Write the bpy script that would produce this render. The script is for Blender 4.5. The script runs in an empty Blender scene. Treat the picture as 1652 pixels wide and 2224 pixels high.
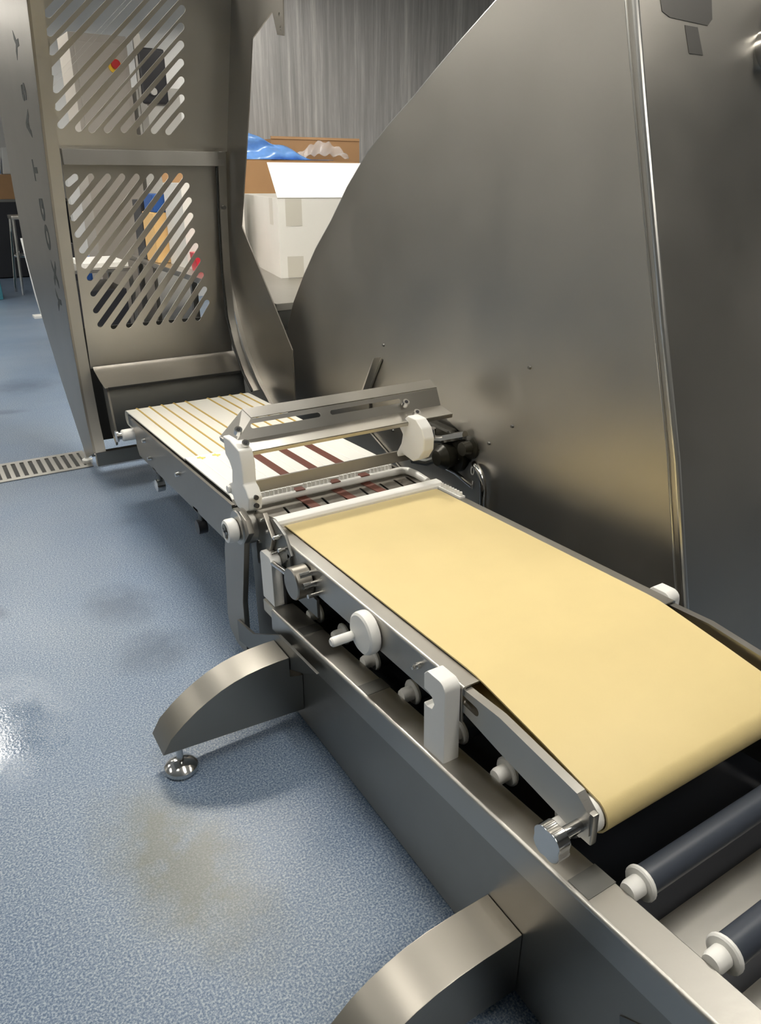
import bpy, bmesh, math, random
from mathutils import Vector, Matrix
S = bpy.context.scene
COL = S.collection
random.seed(4)
PI = math.pi
# ---------------------------------------------------------------- camera
cam = bpy.data.cameras.new('camera'); camo = bpy.data.objects.new('camera', cam); COL.objects.link(camo)
cam.sensor_fit = 'HORIZONTAL'; cam.sensor_width = 36.0; cam.lens = 1606.0/1652.0*36.0
r_ = (0.8507836585950398, -0.5254914488493606, 0.005089543578610696)
d_ = (-0.21466049075643923, -0.35634807970089266, -0.909360720397407)
f_ = (0.47967493156912366, 0.7725767167600162, -0.41597737527955836)
camo.matrix_world = Matrix(((r_[0], -d_[0], -f_[0], 0), (r_[1], -d_[1], -f_[1], 0), (r_[2], -d_[2], -f_[2], 1.6), (0, 0, 0, 1)))
cam.clip_start = 0.05
S.camera = camo
# ---------------------------------------------------------------- world, exposure
w = bpy.data.worlds.new('world'); S.world = w; w.use_nodes = True
w.node_tree.nodes['Background'].inputs[0].default_value = (0.80, 0.86, 1.0, 1)
w.node_tree.nodes['Background'].inputs[1].default_value = 0.3
S.view_settings.view_transform = 'Standard'; S.view_settings.look = 'None'
S.view_settings.gamma = 1.0; S.view_settings.use_curve_mapping = False
S.view_settings.exposure = 0.85
# lamps: (x, y, strength) of unseen ceiling panels, several added as fill light
CEIL = 3.6
LZ = 3.3                                      # lamps hang just below the ceiling
LAMP_L, LAMP_W = 1.25, 0.30
LAMPS = [(-0.35, 6.4, 18), (-0.6, 2.2, 10), (1.3, 4.10, 46), (3.4, 5.2, 13), (4.2, 9.2, 20), (-0.35, 10.5, 14),
         (1.2, -1.2, 14), (-2.6, 3.6, 10), (0.9, 1.0, 13), (-1.6, 13.0, 14), (2.8, 1.0, 12), (-3.0, 7.6, 22), (0.6, 8.2, 22)]
# ---------------------------------------------------------------- materials
def mat(name, col, rough=0.5, metal=0.0, noise=0.0, nscale=8.0, bump=0.0, bscale=200.0, stretch=None, emit=0, trans=0, spec=0.5, coat=0, alpha=1, rvar=0.0):
    m = bpy.data.materials.new(name); m.use_nodes = True
    nt = m.node_tree; b = nt.nodes['Principled BSDF']
    b.inputs['Base Color'].default_value = (*col, 1); b.inputs['Roughness'].default_value = rough
    b.inputs['Metallic'].default_value = metal; b.inputs['Specular IOR Level'].default_value = spec
    b.inputs['Coat Weight'].default_value = coat
    b.inputs['Alpha'].default_value = alpha
    if emit:
        b.inputs['Emission Color'].default_value = (*col, 1); b.inputs['Emission Strength'].default_value = emit
    tc = nt.nodes.new('ShaderNodeTexCoord'); src = tc.outputs['Object']
    if stretch:
        mp = nt.nodes.new('ShaderNodeMapping'); mp.inputs['Scale'].default_value = stretch
        nt.links.new(src, mp.inputs[0]); ssrc = mp.outputs[0]
    else: ssrc = src
    if noise or rvar:
        n = nt.nodes.new('ShaderNodeTexNoise'); n.inputs['Scale'].default_value = nscale; n.inputs['Detail'].default_value = 6
        nt.links.new(src, n.inputs[0])
        if noise:
            mx = nt.nodes.new('ShaderNodeMix'); mx.data_type = 'RGBA'
            mx.inputs[6].default_value = (*[c*(1-noise) for c in col], 1); mx.inputs[7].default_value = (*[min(1, c*(1+noise)) for c in col], 1)
            nt.links.new(n.outputs[0], mx.inputs[0]); nt.links.new(mx.outputs[2], b.inputs['Base Color'])
        if rvar:
            mr = nt.nodes.new('ShaderNodeMapRange'); mr.inputs[1].default_value = 0.3; mr.inputs[2].default_value = 0.7
            mr.inputs[3].default_value = max(0.03, rough-rvar); mr.inputs[4].default_value = rough+rvar
            nt.links.new(n.outputs[0], mr.inputs[0]); nt.links.new(mr.outputs[0], b.inputs['Roughness'])
    if bump:
        n2 = nt.nodes.new('ShaderNodeTexNoise'); n2.inputs['Scale'].default_value = bscale; n2.inputs['Detail'].default_value = 3
        nt.links.new(ssrc, n2.inputs[0])
        bp = nt.nodes.new('ShaderNodeBump'); bp.inputs['Strength'].default_value = bump; bp.inputs['Distance'].default_value = 0.002
        nt.links.new(n2.outputs[0], bp.inputs['Height']); nt.links.new(bp.outputs[0], b.inputs['Normal'])
    return m
M = {}
M['steel'] = mat('brushed_steel', (.47, .455, .42), .36, 1, noise=.10, nscale=5, bump=.10, bscale=60, stretch=(1, 1, 12), rvar=.05)
M['plate'] = mat('guard_steel', (.44, .42, .38), .42, 1, noise=.14, nscale=2.2, bump=.10, bscale=40, stretch=(14, 14, 1), rvar=.06)
M['wing'] = mat('shaded_guard_steel', (.17, .165, .155), .45, 1, noise=.1, nscale=4)
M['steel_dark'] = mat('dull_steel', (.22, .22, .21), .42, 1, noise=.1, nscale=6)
M['steel_shaded'] = mat('shaded_side_steel', (.33, .31, .275), .36, 1, noise=.08, nscale=6, bump=.06, bscale=80)  # brushed steel darkened: shade of the side-facing parts is in its colour
M['chrome'] = mat('polished_steel', (.68, .67, .65), .14, 1)
M['wall_steel'] = mat('wall_steel', (.62, .61, .58), .38, .75, noise=.10, nscale=3, bump=.9, bscale=22, stretch=(6, 6, .12), rvar=.05)
M['yellow'] = mat('yellow_belt', (.79, .635, .31), .42, 0, noise=.05, nscale=7, bump=.05, bscale=300, spec=.35)
M['orange'] = mat('belt_underside', (.62, .36, .07), .5)
M['white'] = mat('white_plastic', (.90, .89, .85), .38, 0)
M['white_belt'] = mat('white_belt', (.78, .76, .69), .45, 0, noise=.03)
M['cord'] = mat('yellow_cord', (.55, .38, .10), .45)
M['tie'] = mat('yellow_tie', (.85, .75, .15), .4)
M['brown'] = mat('brown_strip', (.14, .040, .024), .45, 0, noise=.25, nscale=60)
M['black'] = mat('black_rubber', (.015, .015, .018), .5)
M['soot'] = mat('black_grease', (.03, .028, .02), .35, .4)
M['roller'] = mat('grey_roller_sleeve', (.055, .065, .085), .38)
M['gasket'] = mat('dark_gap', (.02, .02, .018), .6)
M['card'] = mat('brown_cardboard', (.40, .23, .11), .8, noise=.08)
M['card_dark'] = mat('cardboard_inside', (.24, .16, .10), .85)
M['carton'] = mat('white_carton', (.68, .67, .63), .6, noise=.03)
M['tape'] = mat('carton_tape', (.52, .50, .44), .3)
M['bluefilm'] = mat('blue_plastic_film', (.15, .33, .72), .3, noise=.3, nscale=14, bump=.6, bscale=20, coat=.3)
M['film'] = mat('clear_film', (.80, .82, .84), .15, bump=.7, bscale=40, alpha=.22)
M['red'] = mat('red_plastic', (.50, .02, .04), .35)
M['redcap'] = mat('red_button', (.42, .01, .01), .3)
M['yel'] = mat('yellow_collar', (.85, .55, .03), .4)
M['blue'] = mat('blue_plastic', (.02, .09, .32), .4)
M['teal'] = mat('teal_plastic', (.05, .22, .28), .5)
M['tan'] = mat('tan_cardboard', (.75, .48, .20), .7)
M['cabinet'] = mat('beige_grey_enamel', (.36, .33, .29), .5)
M['blackp'] = mat('black_plastic', (.03, .03, .035), .35)
M['paint'] = mat('grey_stencil_ink', (.05, .055, .05), .6)
M['sticker'] = mat('sticker_residue', (.16, .155, .145), .45, .8)
M['wallwhite'] = mat('white_wall_panel', (.80, .79, .76), .4, noise=.03)
M['wallmid'] = mat('pale_grey_wall_panel', (.36, .36, .34), .45, noise=.03)
M['wallgrey'] = mat('grey_wall_panel', (.11, .11, .11), .45, noise=.03)
M['ceil'] = mat('ceiling_panel', (.74, .73, .70), .6)
M['lamp'] = mat('lamp_diffuser', (1, .97, .92), .5)
M['lampframe'] = mat('lamp_frame', (.8, .8, .8), .4)
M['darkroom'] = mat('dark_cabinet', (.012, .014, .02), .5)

def floor_mat():
    m = bpy.data.materials.new('blue_speckled_floor'); m.use_nodes = True
    nt = m.node_tree; b = nt.nodes['Principled BSDF']; N = nt.nodes.new; L = nt.links.new
    tc = N('ShaderNodeTexCoord'); o = tc.outputs['Object']
    def noise(sc, det=2, rough=.5):
        n = N('ShaderNodeTexNoise'); n.inputs['Scale'].default_value = sc; n.inputs['Detail'].default_value = det
        n.inputs['Roughness'].default_value = rough; L(o, n.inputs[0]); return n.outputs[0]
    def ramp(src, *st):
        r = N('ShaderNodeValToRGB'); L(src, r.inputs[0]); e = r.color_ramp.elements
        e[0].position, e[0].color = st[0][0], (*st[0][1], 1); e[1].position, e[1].color = st[1][0], (*st[1][1], 1)
        for p, c in st[2:]:
            q = e.new(p); q.color = (*c, 1)
        return r.outputs[0]
    def mix(a, bb, fac, mode='MIX'):
        x = N('ShaderNodeMix'); x.data_type = 'RGBA'; x.blend_type = mode
        for s_, v in ((0, fac), (6, a), (7, bb)):
            if hasattr(v, 'links') or hasattr(v, 'node'): L(v, x.inputs[s_])
            else: x.inputs[s_].default_value = v if s_ == 0 else (*v, 1)
        return x.outputs[2]
    speck = ramp(noise(190, 3, .7), (.36, (.065, .115, .20)), (.63, (.40, .46, .52)), (.5, (.175, .24, .335)))
    big = ramp(noise(1.1, 4), (.35, (.86, .90, .96)), (.65, (1.08, 1.04, 1.0)))
    c = mix(speck, big, 1.0, 'MULTIPLY')
    # brownish worn stain beside the machine and dark scuffs
    def spot(cx, cy, rx, ry, rot=0):
        mp = N('ShaderNodeMapping'); mp.vector_type = 'TEXTURE'
        mp.inputs['Location'].default_value = (cx, cy, 0); mp.inputs['Rotation'].default_value = (0, 0, rot); mp.inputs['Scale'].default_value = (rx, ry, 1)
        L(o, mp.inputs[0]); g = N('ShaderNodeTexGradient'); g.gradient_type = 'SPHERICAL'; L(mp.outputs[0], g.inputs[0])
        nn = noise(9, 4, .6); mm = N('ShaderNodeMath'); mm.operation = 'MULTIPLY'; L(g.outputs[1], mm.inputs[0]); L(nn, mm.inputs[1])
        return ramp(mm.outputs[0], (.08, (0, 0, 0)), (.40, (1, 1, 1)))
    st = mix((0, 0, 0), (.72, .72, .72), spot(.28, 1.40, .22, .50, .25))
    c = mix(c, (.15, .15, .105), st)
    for a in ((.47, 2.75, .2, .25, .4), (.03, 2.95, .05, .12, .3), (.36, 5.9, .10, .3, 1.2), (.62, 6.6, .4, .35, 0), (.50, 2.35, .22, .2, .6)):
        s2 = mix((0, 0, 0), (.55, .55, .55), spot(*a)); c = mix(c, (.07, .10, .15), s2)
    L(c, b.inputs['Base Color'])
    # wet patch at the left: smooth film of water
    wet = spot(-.04, 2.16, .30, .42, 0)
    base_r = ramp(noise(2.0, 3), (.3, (.34,)*3), (.7, (.46,)*3))
    rr = mix(base_r, (.07, .07, .07), wet); L(rr, b.inputs['Roughness'])
    bp = N('ShaderNodeBump'); bp.inputs['Strength'].default_value = .25; bp.inputs['Distance'].default_value = .002
    L(noise(120, 3), bp.inputs['Height']); L(bp.outputs[0], b.inputs['Normal'])
    return m
def wall_mat():
    m = bpy.data.materials.new('streaked_wall_steel'); m.use_nodes = True
    nt = m.node_tree; b = nt.nodes['Principled BSDF']; N = nt.nodes.new; L_ = nt.links.new
    tc = N('ShaderNodeTexCoord'); mp = N('ShaderNodeMapping'); mp.inputs['Scale'].default_value = (1, 1, .035); L_(tc.outputs['Object'], mp.inputs[0])
    n = N('ShaderNodeTexNoise'); n.inputs['Scale'].default_value = 16; n.inputs['Detail'].default_value = 6; n.inputs['Roughness'].default_value = .75; L_(mp.outputs[0], n.inputs[0])
    r = N('ShaderNodeValToRGB'); L_(n.outputs[0], r.inputs[0]); e = r.color_ramp.elements
    e[0].position, e[0].color = .36, (.42, .42, .41, 1); e[1].position, e[1].color = .68, (.84, .83, .80, 1); q = e.new(.52); q.color = (.58, .57, .56, 1)
    L_(r.outputs[0], b.inputs['Base Color']); b.inputs['Metallic'].default_value = .35; b.inputs['Roughness'].default_value = .42
    bp = N('ShaderNodeBump'); bp.inputs['Strength'].default_value = .5; bp.inputs['Distance'].default_value = .006; L_(n.outputs[0], bp.inputs['Height']); L_(bp.outputs[0], b.inputs['Normal'])
    return m
M['wall_steel'] = wall_mat()
M['floor'] = floor_mat()

# ---------------------------------------------------------------- mesh helpers
class MB:
    def __init__(s): s.v = []; s.f = []
    def add(s, vs, fs):
        n = len(s.v); s.v += [tuple(v) for v in vs]; s.f += [tuple(i+n for i in f) for f in fs]; return s
    def box(s, x0, x1, y0, y1, z0, z1):
        return s.add([(x0,y0,z0),(x1,y0,z0),(x1,y1,z0),(x0,y1,z0),(x0,y0,z1),(x1,y0,z1),(x1,y1,z1),(x0,y1,z1)],
                     [(0,3,2,1),(4,5,6,7),(0,1,5,4),(1,2,6,5),(2,3,7,6),(3,0,4,7)])
    def prism(s, poly, ax, a0, a1):          # poly in the plane across axis ax
        def P(p, a): return (a, p[0], p[1]) if ax == 'x' else ((p[0], a, p[1]) if ax == 'y' else (p[0], p[1], a))
        n = len(poly); vs = [P(p, a0) for p in poly]+[P(p, a1) for p in poly]
        return s.add(vs, [tuple(range(n))[::-1], tuple(range(n, 2*n))]+[(i, (i+1) % n, n+(i+1) % n, n+i) for i in range(n)])
    def cyl(s, p0, p1, r, r1=None, n=20, prof=None):
        p0, p1 = Vector(p0), Vector(p1); d = p1-p0; L = d.length; d.normalize()
        u = d.orthogonal().normalized(); v = d.cross(u)
        prof = prof or [(0, r), (L, r if r1 is None else r1)]
        vs = []; fs = []
        for (t, rr) in prof:
            for k in range(n):
                a = 2*PI*k/n; vs.append(p0+d*t+(u*math.cos(a)+v*math.sin(a))*rr)
        for j in range(len(prof)-1):
            for k in range(n):
                fs.append((j*n+k, j*n+(k+1) % n, (j+1)*n+(k+1) % n, (j+1)*n+k))
        fs.append(tuple(range(n))[::-1]); fs.append(tuple((len(prof)-1)*n+k for k in range(n)))
        return s.add(vs, fs)
    def tube(s, pts, r, n=10):
        pts = [Vector(p) for p in pts]; vs = []; fs = []; pu = None
        for i, p in enumerate(pts):
            d = (pts[min(i+1, len(pts)-1)]-pts[max(i-1, 0)]).normalized()
            u = d.orthogonal().normalized() if pu is None else (pu-d*pu.dot(d)).normalized()
            pu = u; v = d.cross(u)
            for k in range(n):
                a = 2*PI*k/n; vs.append(p+(u*math.cos(a)+v*math.sin(a))*r)
        for j in range(len(pts)-1):
            for k in range(n): fs.append((j*n+k, j*n+(k+1) % n, (j+1)*n+(k+1) % n, (j+1)*n+k))
        fs.append(tuple(range(n))[::-1]); fs.append(tuple((len(pts)-1)*n+k for k in range(n)))
        return s.add(vs, fs)
    def sheet(s, prof, x0, x1, th, seg=1):   # bent sheet: profile of (y,z), extruded along x, with thickness
        pr = [Vector(p) for p in prof]; off = []
        for i in range(len(pr)):
            d = (pr[min(i+1, len(pr)-1)]-pr[max(i-1, 0)]).normalized(); off.append(pr[i]+Vector((-d[1], d[0]))*th)
        poly = [tuple(p) for p in pr]+[tuple(p) for p in off[::-1]]
        n = len(poly); m = len(pr)
        vs = [(x0, p[0], p[1]) for p in poly]+[(x1, p[0], p[1]) for p in poly]
        fs = [(i, (i+1) % n, n+(i+1) % n, n+i) for i in range(n)]
        for i in range(m-1):
            fs.append((i, i+1, n-2-i, n-1-i)); fs.append((n+i, n+n-1-i, n+n-2-i, n+i+1))
        return s.add(vs, fs)
def ngon_smooth(me, ang=32):
    for p in me.polygons: p.use_smooth = True
    me.set_sharp_from_angle(angle=math.radians(ang))
def build(mb, name, m, parent=None, bevel=0, seg=2, base=None, sharp=32, wn=False):
    bm = bmesh.new()
    off = Vector(parent['b']) if parent is not None and 'b' in parent else Vector(base or (0, 0, 0))
    vs = [bm.verts.new(Vector(v)-off) for v in mb.v]
    for f in mb.f:
        try: bm.faces.new([vs[i] for i in f])
        except ValueError: pass
    bmesh.ops.recalc_face_normals(bm, faces=bm.faces)
    if bevel:
        es = [e for e in bm.edges if e.is_manifold and e.calc_face_angle(0) > math.radians(25)]
        bmesh.ops.bevel(bm, geom=es, offset=bevel, segments=seg, profile=.6, affect='EDGES', clamp_overlap=True)
    me = bpy.data.meshes.new(name); bm.to_mesh(me); bm.free(); ngon_smooth(me, sharp)
    me.materials.append(M[m])
    o = bpy.data.objects.new(name, me); COL.objects.link(o)
    if parent is not None: o.parent = parent
    elif base: o.location = base
    if bevel or wn: md = o.modifiers.new('wn', 'WEIGHTED_NORMAL'); md.keep_sharp = True; md.weight = 80
    return o
def sub(mb, name, m, part, **k):             # a sub-part: child of a part, same coordinates as the thing
    root = part.parent if part.parent is not None else part
    o = build(mb, name, m, root, **k); o.parent = part; return o
TILT = math.radians(2.4)                      # the slicer line stands slightly raised towards its outlet
RT = Matrix.Rotation(-TILT, 3, 'X')
def m2w(p): return RT @ (Vector(p)-Vector((0, 0, 1.55)))+Vector((0, 0, 1.6))
def tag(o, label, cat, group=None):
    o['label'] = label; o['category'] = cat
    if group: o['group'] = group
    return o
def thing(name, label, cat, base, line=False, rz=0, group=None, local=False):
    o = bpy.data.objects.new(name, None); COL.objects.link(o); o.empty_display_size = .05
    if line:
        o.location = m2w(base); o.rotation_euler = (-TILT, 0, 0); o['b'] = base
    else:
        o.location = base; o.rotation_euler = (0, 0, rz); o['b'] = (0, 0, 0) if local else base
    return tag(o, label, cat, group)
def struct(mb, name, m, **k):
    o = build(mb, name, m, **k); o['kind'] = 'structure'; return o
def plate(outline, holes, O, U, V, th, name, m, parent, bevel=0):   # flat sheet with real holes
    O = Vector(O); U = Vector(U).normalized(); V = Vector(V).normalized(); W = U.cross(V)
    cu = bpy.data.curves.new('tmp', 'CURVE'); cu.dimensions = '2D'; cu.fill_mode = 'BOTH'; cu.extrude = th/2
    for loop in [outline]+holes:
        sp = cu.splines.new('POLY'); sp.points.add(len(loop)-1)
        for i, p in enumerate(loop): sp.points[i].co = (p[0], p[1], 0, 1)
        sp.use_cyclic_u = True
    ob = bpy.data.objects.new('tmp', cu); COL.objects.link(ob)
    dg = bpy.context.evaluated_depsgraph_get(); dg.update()
    me = bpy.data.meshes.new_from_object(ob.evaluated_get(dg)); bpy.data.objects.remove(ob); bpy.data.curves.remove(cu)
    off = Vector(parent['b']) if parent is not None else Vector((0, 0, 0))
    for v in me.vertices: v.co = O+U*v.co[0]+V*v.co[1]+W*v.co[2]-off
    bm = bmesh.new(); bm.from_mesh(me); bmesh.ops.remove_doubles(bm, verts=bm.verts, dist=1e-6); bmesh.ops.recalc_face_normals(bm, faces=bm.faces)
    bm.to_mesh(me); bm.free()
    me.name = name; me.materials.clear(); me.materials.append(M[m]); ngon_smooth(me)
    o = bpy.data.objects.new(name, me); COL.objects.link(o); o.parent = parent; return o
def stadium(x0, y0, x1, y1, r, n=7):
    a = math.atan2(y1-y0, x1-x0); pts = []
    for k in range(n+1): t = a-PI/2+PI*k/n; pts.append((x1+r*math.cos(t), y1+r*math.sin(t)))
    for k in range(n+1): t = a+PI/2+PI*k/n; pts.append((x0+r*math.cos(t), y0+r*math.sin(t)))
    return pts
def arc(cx, cy, r, a0, a1, n=10): return [(cx+r*math.cos(math.radians(a0+(a1-a0)*k/n)), cy+r*math.sin(math.radians(a0+(a1-a0)*k/n))) for k in range(n+1)]
def text(body, size, mtx, name, m, parent, th=.0006, bold=0):
    cu = bpy.data.curves.new('tmp', 'FONT'); cu.body = body; cu.size = size; cu.extrude = th; cu.offset = bold; cu.align_x = 'CENTER'; cu.align_y = 'CENTER'
    ob = bpy.data.objects.new('tmp', cu); COL.objects.link(ob); dg = bpy.context.evaluated_depsgraph_get(); dg.update()
    me = bpy.data.meshes.new_from_object(ob.evaluated_get(dg)); bpy.data.objects.remove(ob); bpy.data.curves.remove(cu)
    off = Vector(parent['b'])
    for v in me.vertices: v.co = (mtx @ v.co)-off
    me.name = name; me.materials.clear(); me.materials.append(M[m])
    o = bpy.data.objects.new(name, me); COL.objects.link(o); o.parent = parent; return o

# ================================================================ ROOM
X0, X1, Y0, Y1 = -4.0, 6.5, -3.0, 15.2
struct(MB().box(X0-.2, X1+.2, Y0-.2, Y1+.2, -.12, 0), 'floor', 'floor')
struct(MB().box(X0-.2, X1+.2, Y0-.2, Y1+.2, CEIL, CEIL+.1), 'ceiling', 'ceil')
struct(MB().box(X0-.2, X1+.2, Y1, Y1+.2, 0, CEIL), 'wall_back', 'wallwhite')
struct(MB().box(X0-.2, X1+.2, Y0-.2, Y0, 0, CEIL), 'wall_front', 'wallgrey')
struct(MB().box(X0-.2, X0, Y0, Y1, 0, CEIL), 'wall_left', 'wallmid')
struct(MB().box(X1, X1+.2, Y0, Y1, 0, CEIL), 'wall_right', 'wallwhite')
struct(MB().box(2.92, X1, 7.0, 7.15, 0, CEIL), 'wall_rear', 'wall_steel')

struct(MB().box(1.98, X1, 10.6, 10.75, 0, CEIL), 'wall_partition', 'wallwhite')

def unseen_ceiling_light(i, x, y, st):
    t = thing('unseen_ceiling_light', 'white rectangular ceiling light panel, ' + LAMP_NAMES[i], 'light', (x, y, LZ))
    m = M['lamp'].copy(); b = m.node_tree.nodes['Principled BSDF']
    b.inputs['Emission Color'].default_value = (1, .95, .86, 1); b.inputs['Emission Strength'].default_value = st
    M['lamp_%d' % i] = m
    a, c = (LAMP_L/2, LAMP_W/2) if i == 2 else (LAMP_W/2, LAMP_L/2)
    fr = MB()
    for (q0, q1, q2, q3) in ((-a-.02, -a, -c-.02, c+.02), (a, a+.02, -c-.02, c+.02), (-a, a, -c-.02, -c), (-a, a, c, c+.02)):
        fr.box(x+q0, x+q1, y+q2, y+q3, LZ-.05, LZ-.001)
    fr.box(x-a, x+a, y-c, y+c, LZ-.012, LZ-.001)
    for q in (-.9, .9):
        px, py = (x+q*a, y) if a > c else (x, y+q*c)
        fr.cyl((px, py, LZ-.005), (px, py, CEIL), .006, n=6)
    build(fr, 'frame', 'lampframe', t)
    build(MB().box(x-a, x+a, y-c, y+c, LZ-.045, LZ-.02), 'diffuser', 'lamp_%d' % i, t)
LAMP_NAMES = ['over the walkway left of the slotted guard', 'added as fill over the walkway beside the curved foot', 'above the slicer conveyor', 'above the carton table',
              'above the grey control cabinet', 'above the far rack', 'behind the camera', 'by the left wall', 'added as fill above the yellow belt', 'at the far white wall', 'in front of the slicer housing', 'in the left corner beyond the drain', 'added as fill above the trolley']
for i, (x, y, st) in enumerate(LAMPS): unseen_ceiling_light(i, x, y, st)

# floor drain
t = thing('floor_drain', 'steel slotted floor drain let into the blue floor', 'drain', (-.2, 4.565, 0.0))
fr = MB().box(-1.1, .72, 4.69, 4.725, .0005, .006).box(-1.1, .72, 4.41, 4.445, .0005, .006).box(.69, .72, 4.445, 4.69, .0005, .006)
build(fr, 'frame', 'steel', t, bevel=.001)
build(MB().box(-1.1, .69, 4.445, 4.69, .0004, .0012), 'channel', 'gasket', t)
proto = None
for k in range(26):
    x = .665-k*.047
    if proto is None: proto = build(MB().box(x-.012, x+.012, 4.445, 4.69, .0015, .006), 'grate_bar', 'steel', t, bevel=.001); x00 = x
    else: c = proto.copy(); c.location.x = x-x00; COL.objects.link(c)

# ================================================================ SLICER HOUSING (big curved guard at the right)
t = thing('slicer_housing', 'huge grey steel slicer housing with a curved edge beside the conveyor', 'machine', (1.70, 2.3, 0))
arcp = [(1.62, 2.31), (1.86, 2.20), (2.086, 2.078), (2.261, 1.992), (2.39, 1.925), (2.522, 1.853), (2.69, 1.77), (2.845, 1.68), (3.02, 1.545), (3.171, 1.404), (3.335, 1.27), (3.474, 1.132), (3.60, .99), (3.691, .85), (3.70, .65), (3.66, .45), (3.62, .02)]
outl = [(.985, .02), (1.073, .455), (1.193, .887), (1.311, 1.243), (1.468, 1.74), (1.546, 1.997), (1.64, 2.31)]
notch = [(2.73, .867), (2.835, .70), (2.84, .50), (2.55, .40), (2.20, .44), (2.03, .66)]
plate(outl+arcp[1:], [notch], (1.70, 0, 0), (0, 1, 0), (0, 0, 1), .008, 'guard_plate', 'plate', t)
# bent front flange (faces the camera) following the leaning seam
s_ = MB(); nn = len(outl)
vs = [(1.705, p[0], p[1]) for p in outl]+[(3.2, p[0]+.05, p[1]) for p in outl]
s_.add(vs+[(v[0], v[1]+.01, v[2]) for v in vs], [(i, i+1, nn+i+1, nn+i) for i in range(nn-1)]+[(2*nn+i, 3*nn+i, 3*nn+i+1, 2*nn+i+1) for i in range(nn-1)])
build(s_, 'front_panel', 'plate', t)
M['seam'] = mat('seam_steel', (.66, .65, .62), .28, 1)
build(MB().tube([(1.697, p[0]-.002, p[1]) for p in outl], .009, 10), 'edge_bead', 'seam', t)
build(MB().tube([(1.695, p[0]+.026, p[1]) for p in outl], .004, 8), 'seam_bead', 'seam', t)
build(MB().tube([(1.700, p[0], p[1]) for p in arcp[1:14]], .0045, 8), 'rim', 'seam', t)
inner = [(y, z) for y, z in outl]+[(p[0]-.06, p[1]-.04) for p in arcp[1:]]
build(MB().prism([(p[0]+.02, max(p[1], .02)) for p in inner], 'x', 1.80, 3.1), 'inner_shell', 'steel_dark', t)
build(MB().prism([(2.86, .9), (2.86, .38), (2.0, .38), (1.98, .72), (2.4, .9)], 'x', 1.708, 1.712), 'recess_plate', 'plate', t)
build(MB().prism([(2.735, .872), (2.742, .868), (2.843, .705), (2.835, .70)], 'x', 1.66, 1.704), 'recess_lip', 'seam', t)
for (y, z) in ((2.711, .928), (1.977, .702), (2.629, .566), (1.86, .80), (1.80, 1.02)):
    build(MB().cyl((1.697, y, z), (1.689, y, z), .007, .005, n=12), 'screw', 'steel_dark', t, bevel=0)
# grip knob on the front panel
k_ = build(MB().cyl((2.26, 1.585, 1.93), (2.26, 1.48, 1.93), .05, n=28, prof=[(0, .035), (.02, .035), (.025, .052), (.06, .055), (.07, .05)]), 'knob', 'chrome', t)
sub(MB().cyl((2.26, 1.512, 1.93), (2.26, 1.47, 1.93), .04, n=28, prof=[(0, .042), (.03, .042), (.038, .034)]), 'knob_cap', 'blackp', k_)
k_ = build(MB().cyl((2.32, 1.60, 2.07), (2.32, 1.50, 2.07), .04, n=24), 'knob', 'blackp', t)
st = [(1.80, 1.983), (1.83, 1.972), (1.99, 1.968), (2.012, 1.985), (2.02, 2.12), (1.78, 2.12)]
def fp_y(x, z): # front panel surface
    for i in range(nn-1):
        (ya, za), (yb, zb) = outl[i], outl[i+1]
        if za <= z <= zb: return ya+(yb-ya)*(z-za)/(zb-za)+.05*(x-1.7)/1.5
    return outl[-1][0]
def patch(poly, name, m):
    vs = [(x, fp_y(x, z)-.0015, z) for x, z in poly]+[(x, fp_y(x, z)-.0002, z) for x, z in poly]; n = len(poly)
    build(MB().add(vs, [tuple(range(n)), tuple(range(2*n-1, n-1, -1))]+[(i, (i+1) % n, n+(i+1) % n, n+i) for i in range(n)]), name, m, t)
patch(st, 'sticker_mark', 'sticker'); patch([(1.89, 1.96), (1.945, 1.96), (1.96, 1.895), (1.90, 1.895)], 'tape_mark', 'sticker')
# blade drive hardware inside the recess
hb = build(MB().cyl((1.707, 2.17, .60), (1.60, 2.17, .60), .05, n=20, prof=[(0, .07), (.03, .07), (.035, .045), (.08, .05), (.107, .03)]), 'drive_boss', 'soot', t)
sub(MB().tube([(1.60, 2.33, .62), (1.62, 2.28, .645), (1.65, 2.2, .66), (1.68, 2.10, .70)], .018, 10).cyl((1.62, 2.24, .66), (1.62, 2.24, .70), .02, n=12), 'clamp_lever', 'chrome', hb)
sub(MB().tube([(1.62, 2.36, .53), (1.64, 2.28, .54), (1.66, 2.20, .585), (1.69, 2.12, .60)], .016, 10), 'drive_arm', 'steel_dark', hb)
sub(MB().box(1.655, 1.707, 2.17, 2.36, .62, .70), 'drive_block', 'soot', hb, bevel=.02, seg=3)
sub(MB().cyl((1.707, 2.08, .655), (1.65, 2.08, .655), .03, n=18, prof=[(0, .045), (.02, .045), (.025, .03), (.057, .026)]), 'drive_wheel', 'soot', hb)
build(MB().tube([(1.66, 2.222, .545), (1.675, 2.14, .535), (1.69, 2.055, .505)], .008, 10), 'guide_rod', 'chrome', t)
hd = [(1.69, 2.045, .60), (1.675, 2.02, .603), (1.67, 1.99, .590), (1.67, 1.97, .56), (1.67, 1.962, .52), (1.672, 1.963, .47), (1.69, 1.965, .43)]
build(MB().tube(hd, .013, 12), 'pull_handle', 'chrome', t)
mt = Matrix(((0, 0, -1, 1.692), (-1, 0, 0, 2.06), (0, 1, 0, .565), (0, 0, 0, 1)))
text('0', .05, mt, 'switch_mark', 'white', t)
mt = Matrix(((0, 0, -1, 1.692), (-1, 0, 0, 2.055), (0, 1, 0, .508), (0, 0, 0, 1)))
text('1', .05, mt, 'switch_mark', 'white', t)

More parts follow.
